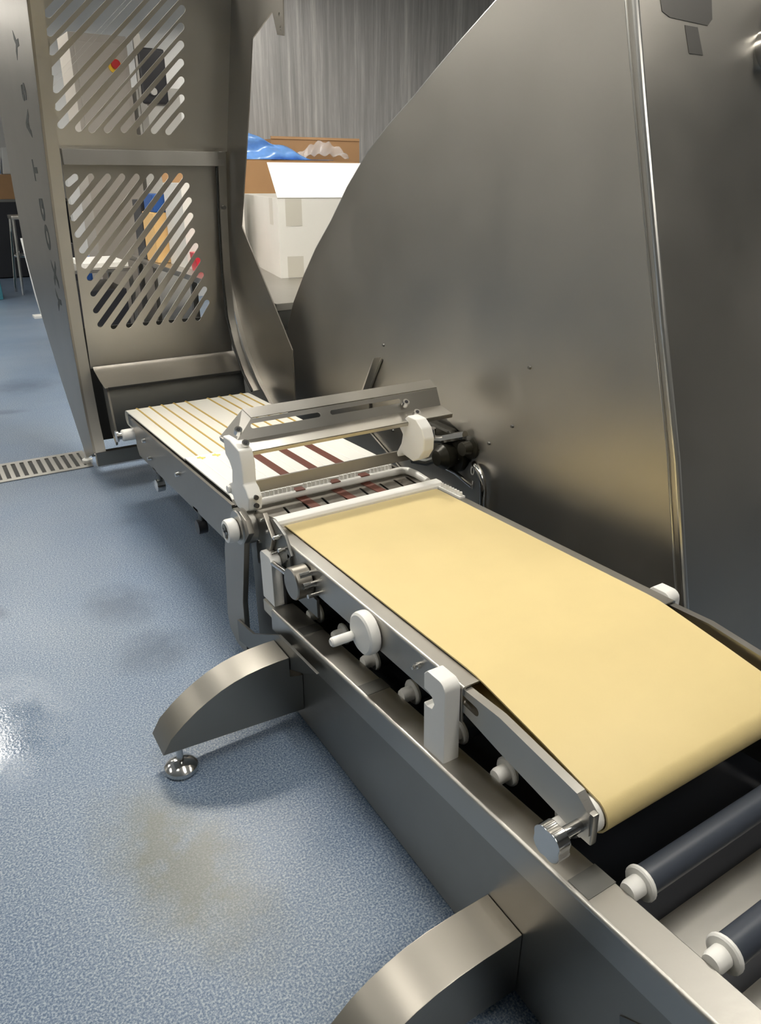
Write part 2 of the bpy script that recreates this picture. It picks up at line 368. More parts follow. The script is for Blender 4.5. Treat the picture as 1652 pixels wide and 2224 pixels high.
# ================================================================ ROLLER BASE with curved feet
def zr(y): return .339+(1.884-y)*.090          # height of the rail top
def zroll(y): return zr(y)-.004
t = thing('roller_base', 'long grey steel machine base with rail and curved feet', 'machine base', (.78, 1.0, 0))
YN, YF = -.35, 1.83
def rail_prof(x0, x1, z):   # rounded cap profile in xz
    return [(x0, z-.075)]+[(x0+.009-.009*math.cos(math.radians(a)), z-.009+.009*math.sin(math.radians(a))) for a in (0, 18, 36, 54, 72, 90)]+[(x1-.004, z), (x1, z-.004), (x1, z-.012), (x0+.018, z-.012), (x0+.012, z-.02), (x0+.012, z-.075)]
def quad(pts, th=.003):
    a = [Vector(p) for p in pts]; nrm = (a[1]-a[0]).cross(a[3]-a[0]).normalized()*th
    return MB().add(a+[p+nrm for p in a], [(0, 1, 2, 3), (7, 6, 5, 4), (0, 4, 5, 1), (1, 5, 6, 2), (2, 6, 7, 3), (3, 7, 4, 0)])
def rail(x0, x1, name, m='steel'):
    mb = MB(); pa = rail_prof(x0, x1, zr(YF+.06)); pb = rail_prof(x0, x1, zr(YN)); n = len(pa)
    mb.add([(p[0], YF+.06, p[1]) for p in pa]+[(p[0], YN, p[1]) for p in pb], [tuple(range(n)), tuple(range(2*n-1, n-1, -1))]+[(i, n+i, n+(i+1) % n, (i+1) % n) for i in range(n)])
    return build(mb, name, m, t, sharp=50, wn=True)
rail(.766, .845, 'top_rail')
mb = MB(); mb.prism([(YF, .022), (YF, zr(YF)-.07), (YN, zr(YN)-.07), (YN, .022)], 'x', .779, .789)
build(mb, 'side_panel', 'steel_shaded', t)
build(MB().box(.789, 1.50, YF-.012, YF, .022, zr(YF)-.02), 'end_panel', 'steel_shaded', t)
mb = MB(); mb.prism([(YF, .022), (YF, zr(YF)-.02), (YN, zr(YN)-.02), (YN, .022)], 'x', 1.50, 1.51); build(mb, 'side_panel', 'steel_shaded', t)
mb = MB(); pts = [(1.49, zr(YF)), (1.56, zr(YF))]
mb.add([(1.49, YF, zr(YF)), (1.56, YF, zr(YF)), (1.56, YN, zr(YN)), (1.49, YN, zr(YN)), (1.49, YF, zr(YF)-.02), (1.56, YF, zr(YF)-.02), (1.56, YN, zr(YN)-.02), (1.49, YN, zr(YN)-.02)],
       [(0, 1, 2, 3), (7, 6, 5, 4), (0, 4, 5, 1), (1, 5, 6, 2), (2, 6, 7, 3), (3, 7, 4, 0)])
build(mb, 'top_rail', 'steel', t, bevel=.004)
for y, wd in ((1.70, .045), (1.33, .05), (.585, .05)):  # dark strips on the rail stand in for hook shadows and reflections
    a = math.atan(.09); zz = zr(y)
    build(quad([(.776, y-wd/2, zr(y-wd/2)+.0012), (.844, y-wd/2, zr(y-wd/2)+.0012), (.844, y+wd/2, zr(y+wd/2)+.0012), (.776, y+wd/2, zr(y+wd/2)+.0012)], -.001), 'rail_shade', 'steel_dark', t)
build(MB().prism([(.46, .28), (.40, .022), (YN, .022), (YN, .46), (.30, .40)], 'x', .7765, .7785), 'dark_sheet', 'steel_dark', t)  # thin darker sheet over the near end of the side panel
# tray floor
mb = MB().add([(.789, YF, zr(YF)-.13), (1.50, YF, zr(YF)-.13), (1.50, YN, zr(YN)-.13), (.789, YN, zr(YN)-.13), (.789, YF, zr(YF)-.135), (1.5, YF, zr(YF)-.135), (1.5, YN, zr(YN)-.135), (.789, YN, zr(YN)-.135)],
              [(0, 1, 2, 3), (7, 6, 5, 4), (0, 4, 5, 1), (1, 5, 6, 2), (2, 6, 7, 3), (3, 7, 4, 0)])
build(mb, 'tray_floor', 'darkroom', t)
for y in (.455, .29):
    z = zr(y)-.10
    build(MB().add([(.84, y+.055, z-.005), (1.5, y+.055, z-.005), (1.5, y-.045, z+.004), (.84, y-.045, z+.004), (.84, y+.055, z-.012), (1.5, y+.055, z-.012), (1.5, y-.045, z-.003), (.84, y-.045, z-.003)],
              [(0, 1, 2, 3), (7, 6, 5, 4), (0, 4, 5, 1), (1, 5, 6, 2), (2, 6, 7, 3), (3, 7, 4, 0)]), 'cross_plate', 'steel', t)
proto = None
for y in (1.787, 1.623, 1.452, 1.258, 1.064, .893, .715, .537, .372, .205, .04):
    z = zroll(y)
    if proto is None:
        rl = build(MB().cyl((.879, y, z), (1.44, y, z), .027, n=24), 'roller', 'roller', t)
        hu = sub(MB().cyl((.8465, y, z), (.88, y, z), .02, n=22, prof=[(0, .016), (.008, .019), (.030, .019), (.030, .030), (.033, .033), (.038, .033), (.041, .030)]), 'hub', 'white', rl)
        hu2 = sub(MB().cyl((1.49, y, z), (1.44, y, z), .02, n=22, prof=[(0, .019), (.040, .019), (.040, .033), (.049, .033)]), 'hub', 'white', rl)
        proto = (rl, hu, hu2); p00 = Vector((0, y, z))
    else:
        dl = Vector((0, y, z))-p00
        c = rl.copy(); COL.objects.link(c); c.location = rl.location+dl
        for h in (hu, hu2):
            q = h.copy(); COL.objects.link(q); q.parent = c
A1 = [(.334, .093), (.361, .138), (.403, .175), (.445, .205), (.476, .223), (.52, .245), (.56, .259), (.60, .269), (.65, .276), (.70, .279), (.736, .279), (.736, .21), (.778, .20), (.778, .07)]
A2 = [(.34, .03), (.37, .07), (.405, .10), (.44, .130), (.48, .154), (.52, .172), (.567, .187), (.62, .196), (.68, .200), (.778, .201), (.778, .028)]
f1 = build(MB().prism(A1, 'y', 1.70, 1.81), 'curved_foot', 'steel_shaded', t, bevel=.0015)
f2 = build(MB().prism(A2, 'y', .70, .81), 'curved_foot', 'steel_shaded', t, bevel=.0015)
for fo, y in ((f1, 1.722), (f2, .745)):
    sub(MB().cyl((.385, y, 0), (.385, y, .12), .05, n=28, prof=[(0, .046), (.008, .050), (.018, .048), (.028, .036), (.034, .018), (.036, .010), (.10, .010)]), 'levelling_foot', 'chrome', fo)
t['foot'] = 1; del t['foot']

# ================================================================ YELLOW BELT CONVEYOR
L = True
t = thing('belt_conveyor', 'short conveyor with a wide yellow belt bending down at its near end', 'conveyor', (.83, 1.5, .50), line=L)
nose = [(.698+.036*math.cos(math.radians(a)), .508+.036*math.sin(math.radians(a))) for a in range(100, 281, 15)]
top = [(2.025, .590), (2.022, .600), (2.012, .603), (1.5, .6035), (1.08, .6035), (1.045, .602), (1.015, .598), (.85, .571)]
bot = [(1.02, .535), (1.6, .545), (2.02, .575)]
mid = top+nose[1:]+bot
belt = MB(); pr = [Vector(p) for p in mid]; n = len(pr); inn = []
for i in range(n):
    d = (pr[(i+1) % n]-pr[i-1]).normalized(); inn.append(pr[i]+Vector((-d[1], d[0]))*-.004 if False else pr[i]-Vector((d[1], -d[0]))*-.004)
cen = Vector((1.35, .56))
vs = [(x, p[0], p[1]) for x in (.868, 1.462) for p in pr]+[(x, p[0], p[1]) for x in (.868, 1.462) for p in inn]
fs = []
for i in range(n):
    j = (i+1) % n
    fs += [(i, j, n+j, n+i), (2*n+i, 3*n+i, 3*n+j, 2*n+j), (i, 2*n+i, 2*n+j, j), (n+i, n+j, 3*n+j, 3*n+i)]
belt.add(vs, fs)
bo = build(belt, 'belt', 'yellow', t, sharp=40)
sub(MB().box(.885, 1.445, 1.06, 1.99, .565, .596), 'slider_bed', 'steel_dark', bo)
def siderail(x0, x1, s):   # C-shaped side rail; s=+1 outer face at x0
    y0, y1 = 1.03, 2.02
    xo, xi = (x0, x1) if s > 0 else (x1, x0)
    p = [(xo, .508)]+[(xo+s*(.007-.007*math.cos(math.radians(a))), .593+.007*math.sin(math.radians(a))) for a in (0, 18, 36, 54, 72, 90)]+[(xi, .600), (xi, .596), (xo+s*.010, .596), (xo+s*.004, .590), (xo+s*.004, .508)]
    return build(MB().prism(p, 'y', y0, y1), 'side_rail', 'steel', t, sharp=50, wn=True)
siderail(.822, .868, 1); siderail(1.462, 1.508, -1)
def armpoly(): return [(1.09, .592), (.915, .596), (.70, .571), (.668, .545), (.664, .50), (.685, .480), (.73, .488), (.905, .512), (1.09, .545)]
slot = stadium(.99, .563, 1.03, .566, .011)
for x in (.836, 1.494):
    a_ = plate(armpoly(), [slot], (x, 0, 0), (0, 1, 0), (0, 0, 1), .020, 'side_arm', 'steel', t)
    sub(MB().box(x-.007, x+.009 if x < 1 else x+.007, .660, .700, .478, .548), 'bearing_end', 'steel', a_, bevel=.004)
build(MB().cyl((.846, .698, .508), (1.486, .698, .508), .0315, n=28, prof=[(0, .0335), (.02, .0335), (.0201, .030), (.62, .030), (.6201, .0335), (.64, .0335)]), 'end_roller', 'white', t)
# metal thumb knob on the shaft
kn = MB().cyl((.838, .687, .508), (.775, .687, .508), .009, n=16)
kn = build(MB().cyl((.838, .687, .508), (.772, .687, .508), .012, n=18), 'axle', 'chrome', t)
lob = []
for k in range(36):
    a = 2*PI*k/36; rr = .035-.005*(abs(math.cos(a*2))**6); lob.append((.687+rr*math.cos(a), .508+rr*math.sin(a)))
sub(MB().prism(lob, 'x', .745, .773), 'thumb_knob', 'chrome', kn, bevel=.002)
# white crank wheel
wh = build(MB().cyl((.822, 1.41, .545), (.788, 1.41, .545), .05, n=36, prof=[(0, .050), (.004, .0565), (.010, .058), (.024, .058), (.030, .056), (.034, .050)]), 'crank_wheel', 'white', t)
sub(MB().cyl((.79, 1.448, .522), (.725, 1.448, .522), .014, n=20, prof=[(0, .013), (.055, .0135), (.062, .0125), (.066, .009)]), 'crank_grip', 'white', wh)
build(MB().cyl((.826, 1.19, .566), (.812, 1.19, .566), .009, .008, n=14).cyl((.812, 1.19, .566), (.800, 1.19, .566), .005, n=10), 'screw', 'chrome', t)
build(MB().cyl((.826, 1.205, .556), (.814, 1.205, .556), .006, .005, n=12), 'screw', 'chrome', t)
def hook(x0, x1, y0, y1, z0, z1, notch=True):
    r = .022
    p = [(y0, z0), (y0, z1-r)]+[(y0+r-r*math.cos(math.radians(a)), z1-r+r*math.sin(math.radians(a))) for a in (25, 50, 75, 90)]
    p += [(y1-.012, z1), (y1, z1-.012)]
    if notch: p += [(y1, z1-.052), (y1-.014, z1-.052), (y1-.03, z1-.058), (y1-.038, z1-.072), (y1-.030, z1-.088), (y1-.012, z1-.092), (y1, z1-.088)]
    p += [(y1, z0)]
    return MB().prism(p, 'x', x0, x1)
hk = build(hook(.779, .821, 1.035, 1.112, .405, .618), 'support_hook', 'white', t, bevel=.003)
sub(MB().cyl((.80, 1.083, .548), (.83, 1.083, .548), .012, n=14), 'pin', 'steel_dark', hk)
build(hook(1.508, 1.548, 1.045, 1.115, .405, .606), 'support_hook', 'white', t, bevel=.003)
# small white idler and bracket plate below the belt at the far left corner
build(MB().cyl((.850, 1.90, .574), (.872, 1.90, .574), .024, n=20), 'idler_roller', 'white', t)

# ================================================================ INFEED CONVEYOR
t = thing('infeed_conveyor', 'white belt infeed conveyor with yellow cords and grey side panels', 'conveyor', (1.1, 3.0, .43), line=L)
sp = [(2.30, .599), (3.66, .599), (3.63, .57), (3.60, .54), (3.60, .47), (3.57, .435), (2.30, .425)]
for x0, x1 in ((.795, .807), (1.478, 1.490)):
    pnl = build(MB().prism(sp, 'x', x0, x1), 'side_panel', 'steel_shaded', t, bevel=.001)
    if x0 < 1:
        for (y, z) in ((3.42, .55), (3.36, .48), (2.92, .53)):
            sub(MB().cyl((x0, y, z), (x0-.014, y, z), .012, .009, n=12), 'bolt', 'chrome', pnl)
far = [(2.86, .603)]+[(3.80+.0*a, .603) for a in (0,)]+[(3.80+.032*math.sin(math.radians(a)), .571+.032*math.cos(math.radians(a))) for a in range(15, 181, 15)]+[(2.6, .535)]
build(MB().sheet(far, .812, 1.474, .006), 'belt', 'white_belt', t)
near = [(2.866, .600), (2.858, .609), (2.36, .609), (2.34, .60), (2.335, .58)]
nb = build(MB().sheet(near[::-1], .812, 1.474, .006), 'bed_plate', 'white', t)
M['white_near'] = mat('bright_white_plate', (.86, .85, .80), .4); nb.data.materials[0] = M['white_near']
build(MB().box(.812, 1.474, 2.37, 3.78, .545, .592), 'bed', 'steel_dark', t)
proto = None
for x in (.868, .932, .996, 1.060, 1.124, 1.245, 1.308, 1.370, 1.432):
    pts = [(x, 2.82, .610), (x, 3.3, .6105), (x, 3.79, .6105)]+[(x, 3.80+.0395*math.sin(math.radians(a)), .571+.0395*math.cos(math.radians(a))) for a in range(15, 181, 15)]
    if proto is None: proto = build(MB().tube(pts, .0042, 8), 'drive_cord', 'cord', t); x00 = x
    else: c = proto.copy(); COL.objects.link(c); c.location.x = proto.location.x+x-x00
for x in (.868, .932, 1.135, 1.245, 1.370, 1.432):
    build(MB().cyl((x-.014, 2.828, .613), (x+.014, 2.812, .613), .006, n=8).cyl((x, 2.84, .612), (x, 2.80, .612), .005, n=8), 'cord_tie', 'tie', t)
for x in (1.065, 1.185, 1.302):
    build(MB().box(x-.017, x+.017, 2.37, 2.80, .615, .619), 'brown_strip', 'brown', t, bevel=.0008)
for x in (.86, .925, 1.0, 1.125, 1.245, 1.36, 1.43):   # guide ridges on the white plate
    build(MB().box(x-.004, x+.004, 2.38, 2.79, .609, .6165), 'guide_rib', 'white', t, bevel=.002)
s_ = build(MB().cyl((.812, 3.655, .525), (.742, 3.655, .525), .022, n=22, prof=[(0, .029), (.064, .029), (.070, .025)]), 'end_bearing', 'white', t)
sub(MB().cyl((.743, 3.655, .525), (.715, 3.655, .525), .016, n=20, prof=[(0, .018), (.018, .018), (.018, .028), (.028, .028)]), 'end_knob', 'chrome', s_)
for (x, y) in ((.815, 3.32), (.815, 2.74)):
    lg = build(MB().cyl((x, y, .44), (x, y, .36), .012, n=14).box(x-.02, x+.02, y-.03, y+.03, .425, .44), 'support_bracket', 'steel_dark', t)
    sub(MB().cyl((x-.022, y, .355), (x+.016, y, .355), .030, n=18), 'support_wheel', 'blackp' if y < 3 else 'chrome', lg, bevel=.003)

# ================================================================ CUTTING HEAD
t = thing('slicing_unit', 'steel cutting head with white plastic arms between the two conveyors', 'cutting unit', (.80, 2.15, .10), line=L)
post = [(2.10, .655), (2.16, .645), (2.215, .61), (2.24, .56), (2.285, .45), (2.33, .17), (2.315, .115), (2.25, .082), (2.16, .088), (2.15, .30), (2.08, .55), (2.03, .60), (2.05, .64)]
build(MB().prism(post, 'x', .748, .768), 'side_post', 'steel_shaded', t, bevel=.003)
hm = [(2.20, .125), (2.07, .150), (1.94, .185), (1.795, .240), (1.66, .30), (1.57, .350), (1.83, .340), (1.96, .275), (2.05, .23), (2.20, .21)]
hmw = [(p[0], p[1]) for p in hm]
build(MB().prism(hmw, 'x', .738, .747), 'curved_side_plate', 'steel_dark', t, bevel=.001)
build(MB().cyl((.747, 1.78, .30), (.766, 1.78, .30), .02, n=16), 'plate_spacer', 'steel_dark', t)
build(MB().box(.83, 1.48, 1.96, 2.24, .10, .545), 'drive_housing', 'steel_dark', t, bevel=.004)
bs = build(MB().cyl((.80, 2.125, .590), (.742, 2.125, .590), .06, n=36, prof=[(0, .060), (.050, .060), (.056, .056)]), 'pivot_boss', 'steel', t)
kb = sub(MB().cyl((.742, 2.125, .585), (.702, 2.125, .585), .04, n=32, prof=[(0, .034), (.006, .040), (.030, .040), (.036, .037), (.038, .028), (.032, .026)]), 'round_knob', 'white', bs)
sub(MB().box(.703, .709, 2.119, 2.131, .563, .609).box(.703, .709, 2.104, 2.146, .580, .590), 'knob_insert', 'steel_dark', bs)
# mechanism plates
build(MB().prism([(2.14, .63), (1.98, .655), (1.90, .63), (1.86, .575), (1.93, .52), (2.06, .50), (2.14, .53)], 'x', .812, .822), 'bearing_plate', 'steel_dark', t, bevel=.002)
build(MB().prism([(2.10, .64), (2.02, .665), (1.96, .60), (2.03, .47), (2.10, .46)], 'x', .796, .812), 'latch_plate', 'steel_shaded', t, bevel=.003)
for (y, z) in ((2.10, .60), (2.06, .555), (1.99, .615), (1.93, .615), (1.90, .585), (1.96, .55), (2.03, .64)):
    build(MB().cyl((.815, y, z), (.788, y, z), .008, .006, n=12), 'bolt', 'chrome', t)
rd = build(MB().tube([(.785, 2.02, .52), (.785, 1.80, .54)], .009, 12), 'latch_rod', 'chrome', t)
mo = build(MB().cyl((.768, 1.775, .532), (.83, 1.775, .532), .04, n=30, prof=[(0, .047), (.004, .050), (.05, .050)]), 'latch_block', 'steel_shaded', t)
sub(MB().cyl((.782, 1.745, .566), (.83, 1.745, .566), .010, n=14).cyl((.782, 1.722, .543), (.83, 1.722, .543), .010, n=14).cyl((.785, 1.70, .52), (.83, 1.70, .52), .007, n=12), 'latch_pins', 'chrome', mo)
build(hook(.776, .812, 1.935, 2.025, .375, .545, notch=False), 'support_hook', 'white', t, bevel=.004)
build(MB().box(.812, .86, 1.87, 1.89, .50, .575).box(.812, .822, 1.70, 1.90, .44, .50), 'angle_bracket', 'steel_dark', t, bevel=.002)
build(MB().box(.776, .81, 1.93, 2.03, .32, .362), 'stop_block', 'tape', t, bevel=.003)
# slotted steel plate, white bar and toothed bar
holes = [stadium(x, y0-.01, x-.008, y0-.08, .0045) for x, y0 in ((.94, 2.195), (1.014, 2.195), (1.09, 2.20), (1.165, 2.20), (1.25, 2.205), (1.335, 2.205), (1.40, 2.21), (1.455, 2.21))]
plate([(.845, 2.085), (1.50, 2.085), (1.50, 2.262), (.845, 2.262)], holes, (0, 0, .594), (1, 0, 0), (0, 1, 0), .005, 'slotted_plate', 'steel_shaded', t)
build(MB().box(.85, 1.495, 2.09, 2.26, .572, .578), 'under_plate', 'gasket', t)
for x in (1.03, 1.172, 1.295):
    build(MB().add([(x-.020, 2.26, .5985), (x+.020, 2.26, .5985), (x+.022, 2.10, .5985), (x-.012, 2.10, .5985), (x-.020, 2.26, .5965), (x+.020, 2.26, .5965), (x+.022, 2.10, .5965), (x-.012, 2.10, .5965)],
                   [(0, 1, 2, 3), (7, 6, 5, 4), (0, 4, 5, 1), (1, 5, 6, 2), (2, 6, 7, 3), (3, 7, 4, 0)]), 'brown_strip', 'brown', t)
    build(MB().box(x-.02, x+.016, 2.228, 2.262, .6255, .6285), 'brown_strip', 'brown', t)
wb = [(2.030, .575), (2.030, .608), (2.036, .617), (2.046, .620), (2.074, .620), (2.080, .612), (2.082, .575)]
build(MB().prism(wb, 'x', .826, 1.502), 'white_bar', 'white', t, bevel=.001)
tb = build(MB().tube([(.862, 2.240, .613), (1.40, 2.240, .613), (1.455, 2.240, .612), (1.475, 2.225, .612), (1.485, 2.18, .609), (1.488, 2.11, .600)], .014, 12), 'toothed_bar', 'white', t)
tp = None
for k in range(34):
    x = .874+k*.0163
    if any(abs(x-q) < .020 for q in (1.03, 1.172, 1.295)): continue
    if tp is None: tp = sub(MB().prism([(2.243, .622), (2.259, .622), (2.255, .642), (2.247, .642)], 'x', x-.0042, x+.0042), 'tooth', 'white', tb); x00 = x
    else: c = tp.copy(); COL.objects.link(c); c.parent = tb; c.location.x = tp.location.x+x-x00
gs = build(MB().box(1.478, 1.502, 1.90, 2.03, .600, .608), 'gear_strip', 'white', t, bevel=.001)
for k in range(8):
    y = 1.91+k*.0155
    sub(MB().cyl((1.49, y, .606), (1.49, y, .622), .0075, .005, n=8), 'tooth', 'white', gs)
# crossbar
build(MB().box(.825, 1.515, 2.222, 2.232, .655, .698), 'crossbar', 'steel_shaded', t, bevel=.001)
# white arms
armL = [(2.262, .862), (2.20, .862), (2.125, .845), (2.112, .80), (2.115, .735), (2.095, .725), (2.075, .70), (2.085, .655), (2.12, .636), (2.185, .634), (2.215, .650), (2.222, .664), (2.250, .664), (2.262, .682), (2.248, .70), (2.215, .715), (2.205, .76), (2.225, .785), (2.255, .80)]
aL = build(MB().prism(armL, 'x', .775, .822), 'support_arm', 'white', t, bevel=.006, seg=3)
for z in (.672, .700): sub(MB().cyl((.80, 2.070, z), (.80, 2.090, z-.002), .008, n=12), 'hole_plug', 'blackp', aL)
sub(MB().cyl((.778, 2.24, .682), (.765, 2.24, .682), .014, n=16), 'pin_head', 'white', aL, bevel=.003)
armR = [(2.195, .812), (2.13, .858), (2.08, .855), (2.045, .83), (2.028, .795), (2.032, .75), (2.06, .715), (2.10, .695), (2.13, .70), (2.165, .705), (2.20, .685), (2.208, .70), (2.175, .745), (2.165, .78)]
build(MB().prism(armR, 'x', 1.415, 1.46), 'support_arm', 'white', t, bevel=.006, seg=3)
# overhead bent guard: flange, slotted face, lower flange
gd = plate([(.825, .0), (1.602, .0), (1.602, .068), (.862, .068), (.797, .005)], [stadium(.862, .044, 1.100, .044, .0085), stadium(1.155, .044, 1.425, .044, .0085)], (0, 2.190, .853), (1, 0, 0), (0, .028, .063), .003, 'overhead_guard', 'steel', t)
sub(quad([(.862, 2.219, .916), (1.604, 2.219, .916), (1.604, 2.262, .938), (.85, 2.262, .938)]), 'top_flange', 'steel', gd)
sub(quad([(.788, 2.128, .833), (1.612, 2.128, .833), (1.602, 2.190, .853), (.795, 2.190, .853)]), 'lower_flange', 'steel', gd)
sub(quad([(.786, 2.131, .822), (1.610, 2.131, .822), (1.610, 2.128, .834), (.788, 2.128, .834)]), 'hem', 'steel', gd)
sub(quad([(.780, 2.31, .846), (.786, 2.13, .836), (.789, 2.13, .822), (.782, 2.31, .832)]), 'end_flange', 'steel', gd)
sub(quad([(.795, 2.190, .856), (.783, 2.31, .846), (.850, 2.262, .938), (.862, 2.219, .916)]), 'corner_gusset', 'steel', gd)
for (x, y, z) in ((.800, 2.188, .884), (.806, 2.150, .848), (1.440, 2.188, .880), (1.462, 2.150, .848)):
    b_ = sub(MB().cyl((x, y, z), (x, y-.012, z+.016), .0125, n=16), 'bolt_head', 'chrome', gd)
    sub(MB().cyl((x, y-.0122, z+.0163), (x, y-.0128, z+.0171), .007, n=6), 'bolt_socket', 'blackp', gd)

# ================================================================ SLOTTED GUARD TOWER
t = thing('slotted_guard', 'tall steel guard chute with two panels of diagonal slots and stencilled side', 'machine guard', (.76, 4.3, 0))
Pf = [(3.86, 2.45), (3.95, 2.29), (4.035, 2.0), (4.12, 1.706), (4.19, 1.40), (4.233, 1.108), (4.25, .80), (4.235, .50), (4.205, .32), (4.15, .17)]
back = [(4.42, .06), (4.877, .441), (5.2, .76), (5.431, 1.098), (5.43, 1.5), (5.384, 1.975), (5.19, 2.45)]
build(MB().prism(Pf+back, 'x', .690, .702), 'side_plate', 'steel_shaded', t, bevel=.001)
build(MB().sheet([(p[0]+.002, p[1]) for p in Pf], .690, .757, .004), 'front_stile', 'steel', t)
upU, upV = (1, 0, 0), (0, -.17, .55)
UP = [(0.01,0.492,0.457,0.919),(0.009,0.423,0.543,0.932),(0.008,0.351,0.596,0.908),(0.009,0.272,0.601,0.844),(0.011,0.201,0.6,0.777),(0.012,0.128,0.6,0.708),(0.017,0.052,0.599,0.636),(0.095,0.041,0.599,0.563),(0.154,0.038,0.593,0.493),(0.226,0.04,0.592,0.421),(0.306,0.043,0.591,0.346),(0.381,0.034,0.593,0.271),(0.453,0.042,0.593,0.193),(0.526,0.039,0.592,0.113)]
LO = [(0.020,0.552,0.057,0.580),(0.022,0.47,0.131,0.582),(0.022,0.393,0.212,0.582),(0.032,0.314,0.283,0.582),(0.043,0.237,0.355,0.582),(0.044,0.161,0.428,0.582),(0.063,0.098,0.504,0.586),(0.070,0.017,0.58,0.586),(0.072,-0.072,0.613,0.54),(0.085,-0.148,0.62,0.468),(0.153,-0.165,0.623,0.391),(0.235,-0.165,0.627,0.312),(0.327,-0.162,0.641,0.235),(0.401,-0.165,0.648,0.158),(0.472,-0.160,0.662,0.079),(0.549,-0.162,0.677,-0.002),(0.627,-0.162,0.686,-0.077)]
UPC = []
for (xa, ya, xb, yb) in UP:
    if yb > .70: xb, yb = xa+(xb-xa)*(.70-ya)/(yb-ya), .70
    UPC.append((xa, ya, xb, yb))
plate([(-.003, -.05), (.86, -.05), (.86, .74), (-.003, .74)], [stadium(*q, .0165) for q in UPC], (.76, 4.12, 1.75), upU, upV, .003, 'upper_slotted_panel', 'steel', t)
door = plate([(.004, -.385), (.825, -.385), (.80, .72), (.004, .72)], [stadium(*q, .0155) for q in LO], (.76, 4.222, 1.0), (1, 0, 0), (0, -.07, .70), .003, 'slotted_door', 'steel', t)
sub(MB().sheet([(4.251, .625), (4.235, .61), (4.12, .578), (4.01, .56)], .775, 1.59, -.003), 'door_apron', 'steel_shaded', door, sharp=60)
sub(MB().box(.79, 1.58, 3.998, 4.008, .553, .566), 'apron_seal', 'gasket', door)
sub(MB().box(.764, 1.565, 4.108, 4.130, 1.632, 1.700), 'door_top_rail', 'steel', door, bevel=.0015)
jam = [(4.13, 1.70), (4.165, 1.40), (4.185, 1.10), (4.17, .85), (4.10, .70), (3.98, .56), (3.86, .48)]
sub(MB().sheet([(p[0]-.02, p[1]) for p in jam], 1.535, 1.575, -.006), 'door_stile', 'steel', door, sharp=60)
sub(MB().tube([(1.53, p[0]-.012, p[1]) for p in jam], .006, 8), 'door_gasket', 'gasket', door)
sub(MB().cyl((1.548, 4.128, 1.43), (1.548, 4.10, 1.43), .01, n=12), 'hinge_pin', 'steel_dark', door)
build(MB().sheet([(4.05, .54), (4.03, .46), (4.02, .30)], .80, 1.56, -.004), 'apron_lip', 'steel_dark', t, sharp=60)
build(MB().prism([(4.20, .60), (4.05, .55), (3.98, .30), (4.02, .24), (4.10, .30), (4.14, .56), (4.20, .58)], 'x', .790, .800), 'inner_cheek', 'steel_shaded', t)
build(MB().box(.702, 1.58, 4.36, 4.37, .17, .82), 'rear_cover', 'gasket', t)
# right side plate that reaches towards the slicer
Ri = [(3.93, 2.45), (3.972, 2.349), (4.145, 1.767), (4.20, 1.40), (4.232, 1.058), (4.14, .85), (4.027, .672), (3.88, .54), (3.70, .42), (3.66, .05)]
Ro = [(3.42, .05), (3.421, .521), (3.433, .783), (3.60, .95), (4.003, 1.343), (3.90, 1.62), (3.80, 1.90), (3.718, 2.161), (3.482, 2.235), (3.441, 2.144), (3.377, 2.133), (3.371, 2.26), (3.35, 2.45)]
hl = [arc(3.405, 2.165, .009, 0, 330, 8), arc(3.412, 2.215, .008, 0, 330, 8)]
plate(Ri+Ro, hl, (1.60, 0, 0), (0, 1, 0), (0, 0, 1), .006, 'side_wing', 'steel_shaded', t)
build(MB().sheet([(p[0]-.004, p[1]) for p in Ri[1:9]], 1.575, 1.597, -.004), 'wing_flange', 'steel', t, sharp=60)
build(MB().box(.702, 1.59, 4.15, 4.19, .09, .17), 'bottom_crossbar', 'steel_shaded', t, bevel=.003)
build(MB().prism([(p[0]+.0, p[1]) for p in [(4.3, .10), (5.0, .62), (5.35, 1.1), (5.22, 2.3), (5.20, 2.3), (5.32, 1.12), (4.97, .64), (4.28, .12)]], 'x', .702, .76), 'rear_stile', 'steel_shaded', t)
for (x, y) in ((.705, 4.50), (1.56, 4.50)):
    build(MB().cyl((x, y, 0), (x, y, .15), .03, n=18, prof=[(0, .030), (.022, .030), (.03, .012), (.15, .012)]), 'foot', 'white', t)
build(MB().box(1.55, 1.594, 4.12, 4.17, .02, .50), 'rear_leg', 'steel_shaded', t)
# stencilled lettering running up the side plate
for ch, y, z in (('Y', 4.385, 2.15), ('S', 4.421, 1.953), ('A', 4.455, 1.816), ('T', 4.474, 1.607), ('G', 4.470, 1.421), ('O', 4.455, 1.285), ('X', 4.415, 1.105), ('Y', 4.43, .96)):
    mt = Matrix(((0, 0, -1, .6895), (0, 1, 0, y), (1, 0, 0, z), (0, 0, 0, 1)))
    mt = Matrix(((0, 0, -1, .6895), (0, -1, 0, y), (-1, 0, 0, z), (0, 0, 0, 1))) if False else mt
    text(ch, .155, mt, 'stencil_letter', 'paint', t, bold=.007)

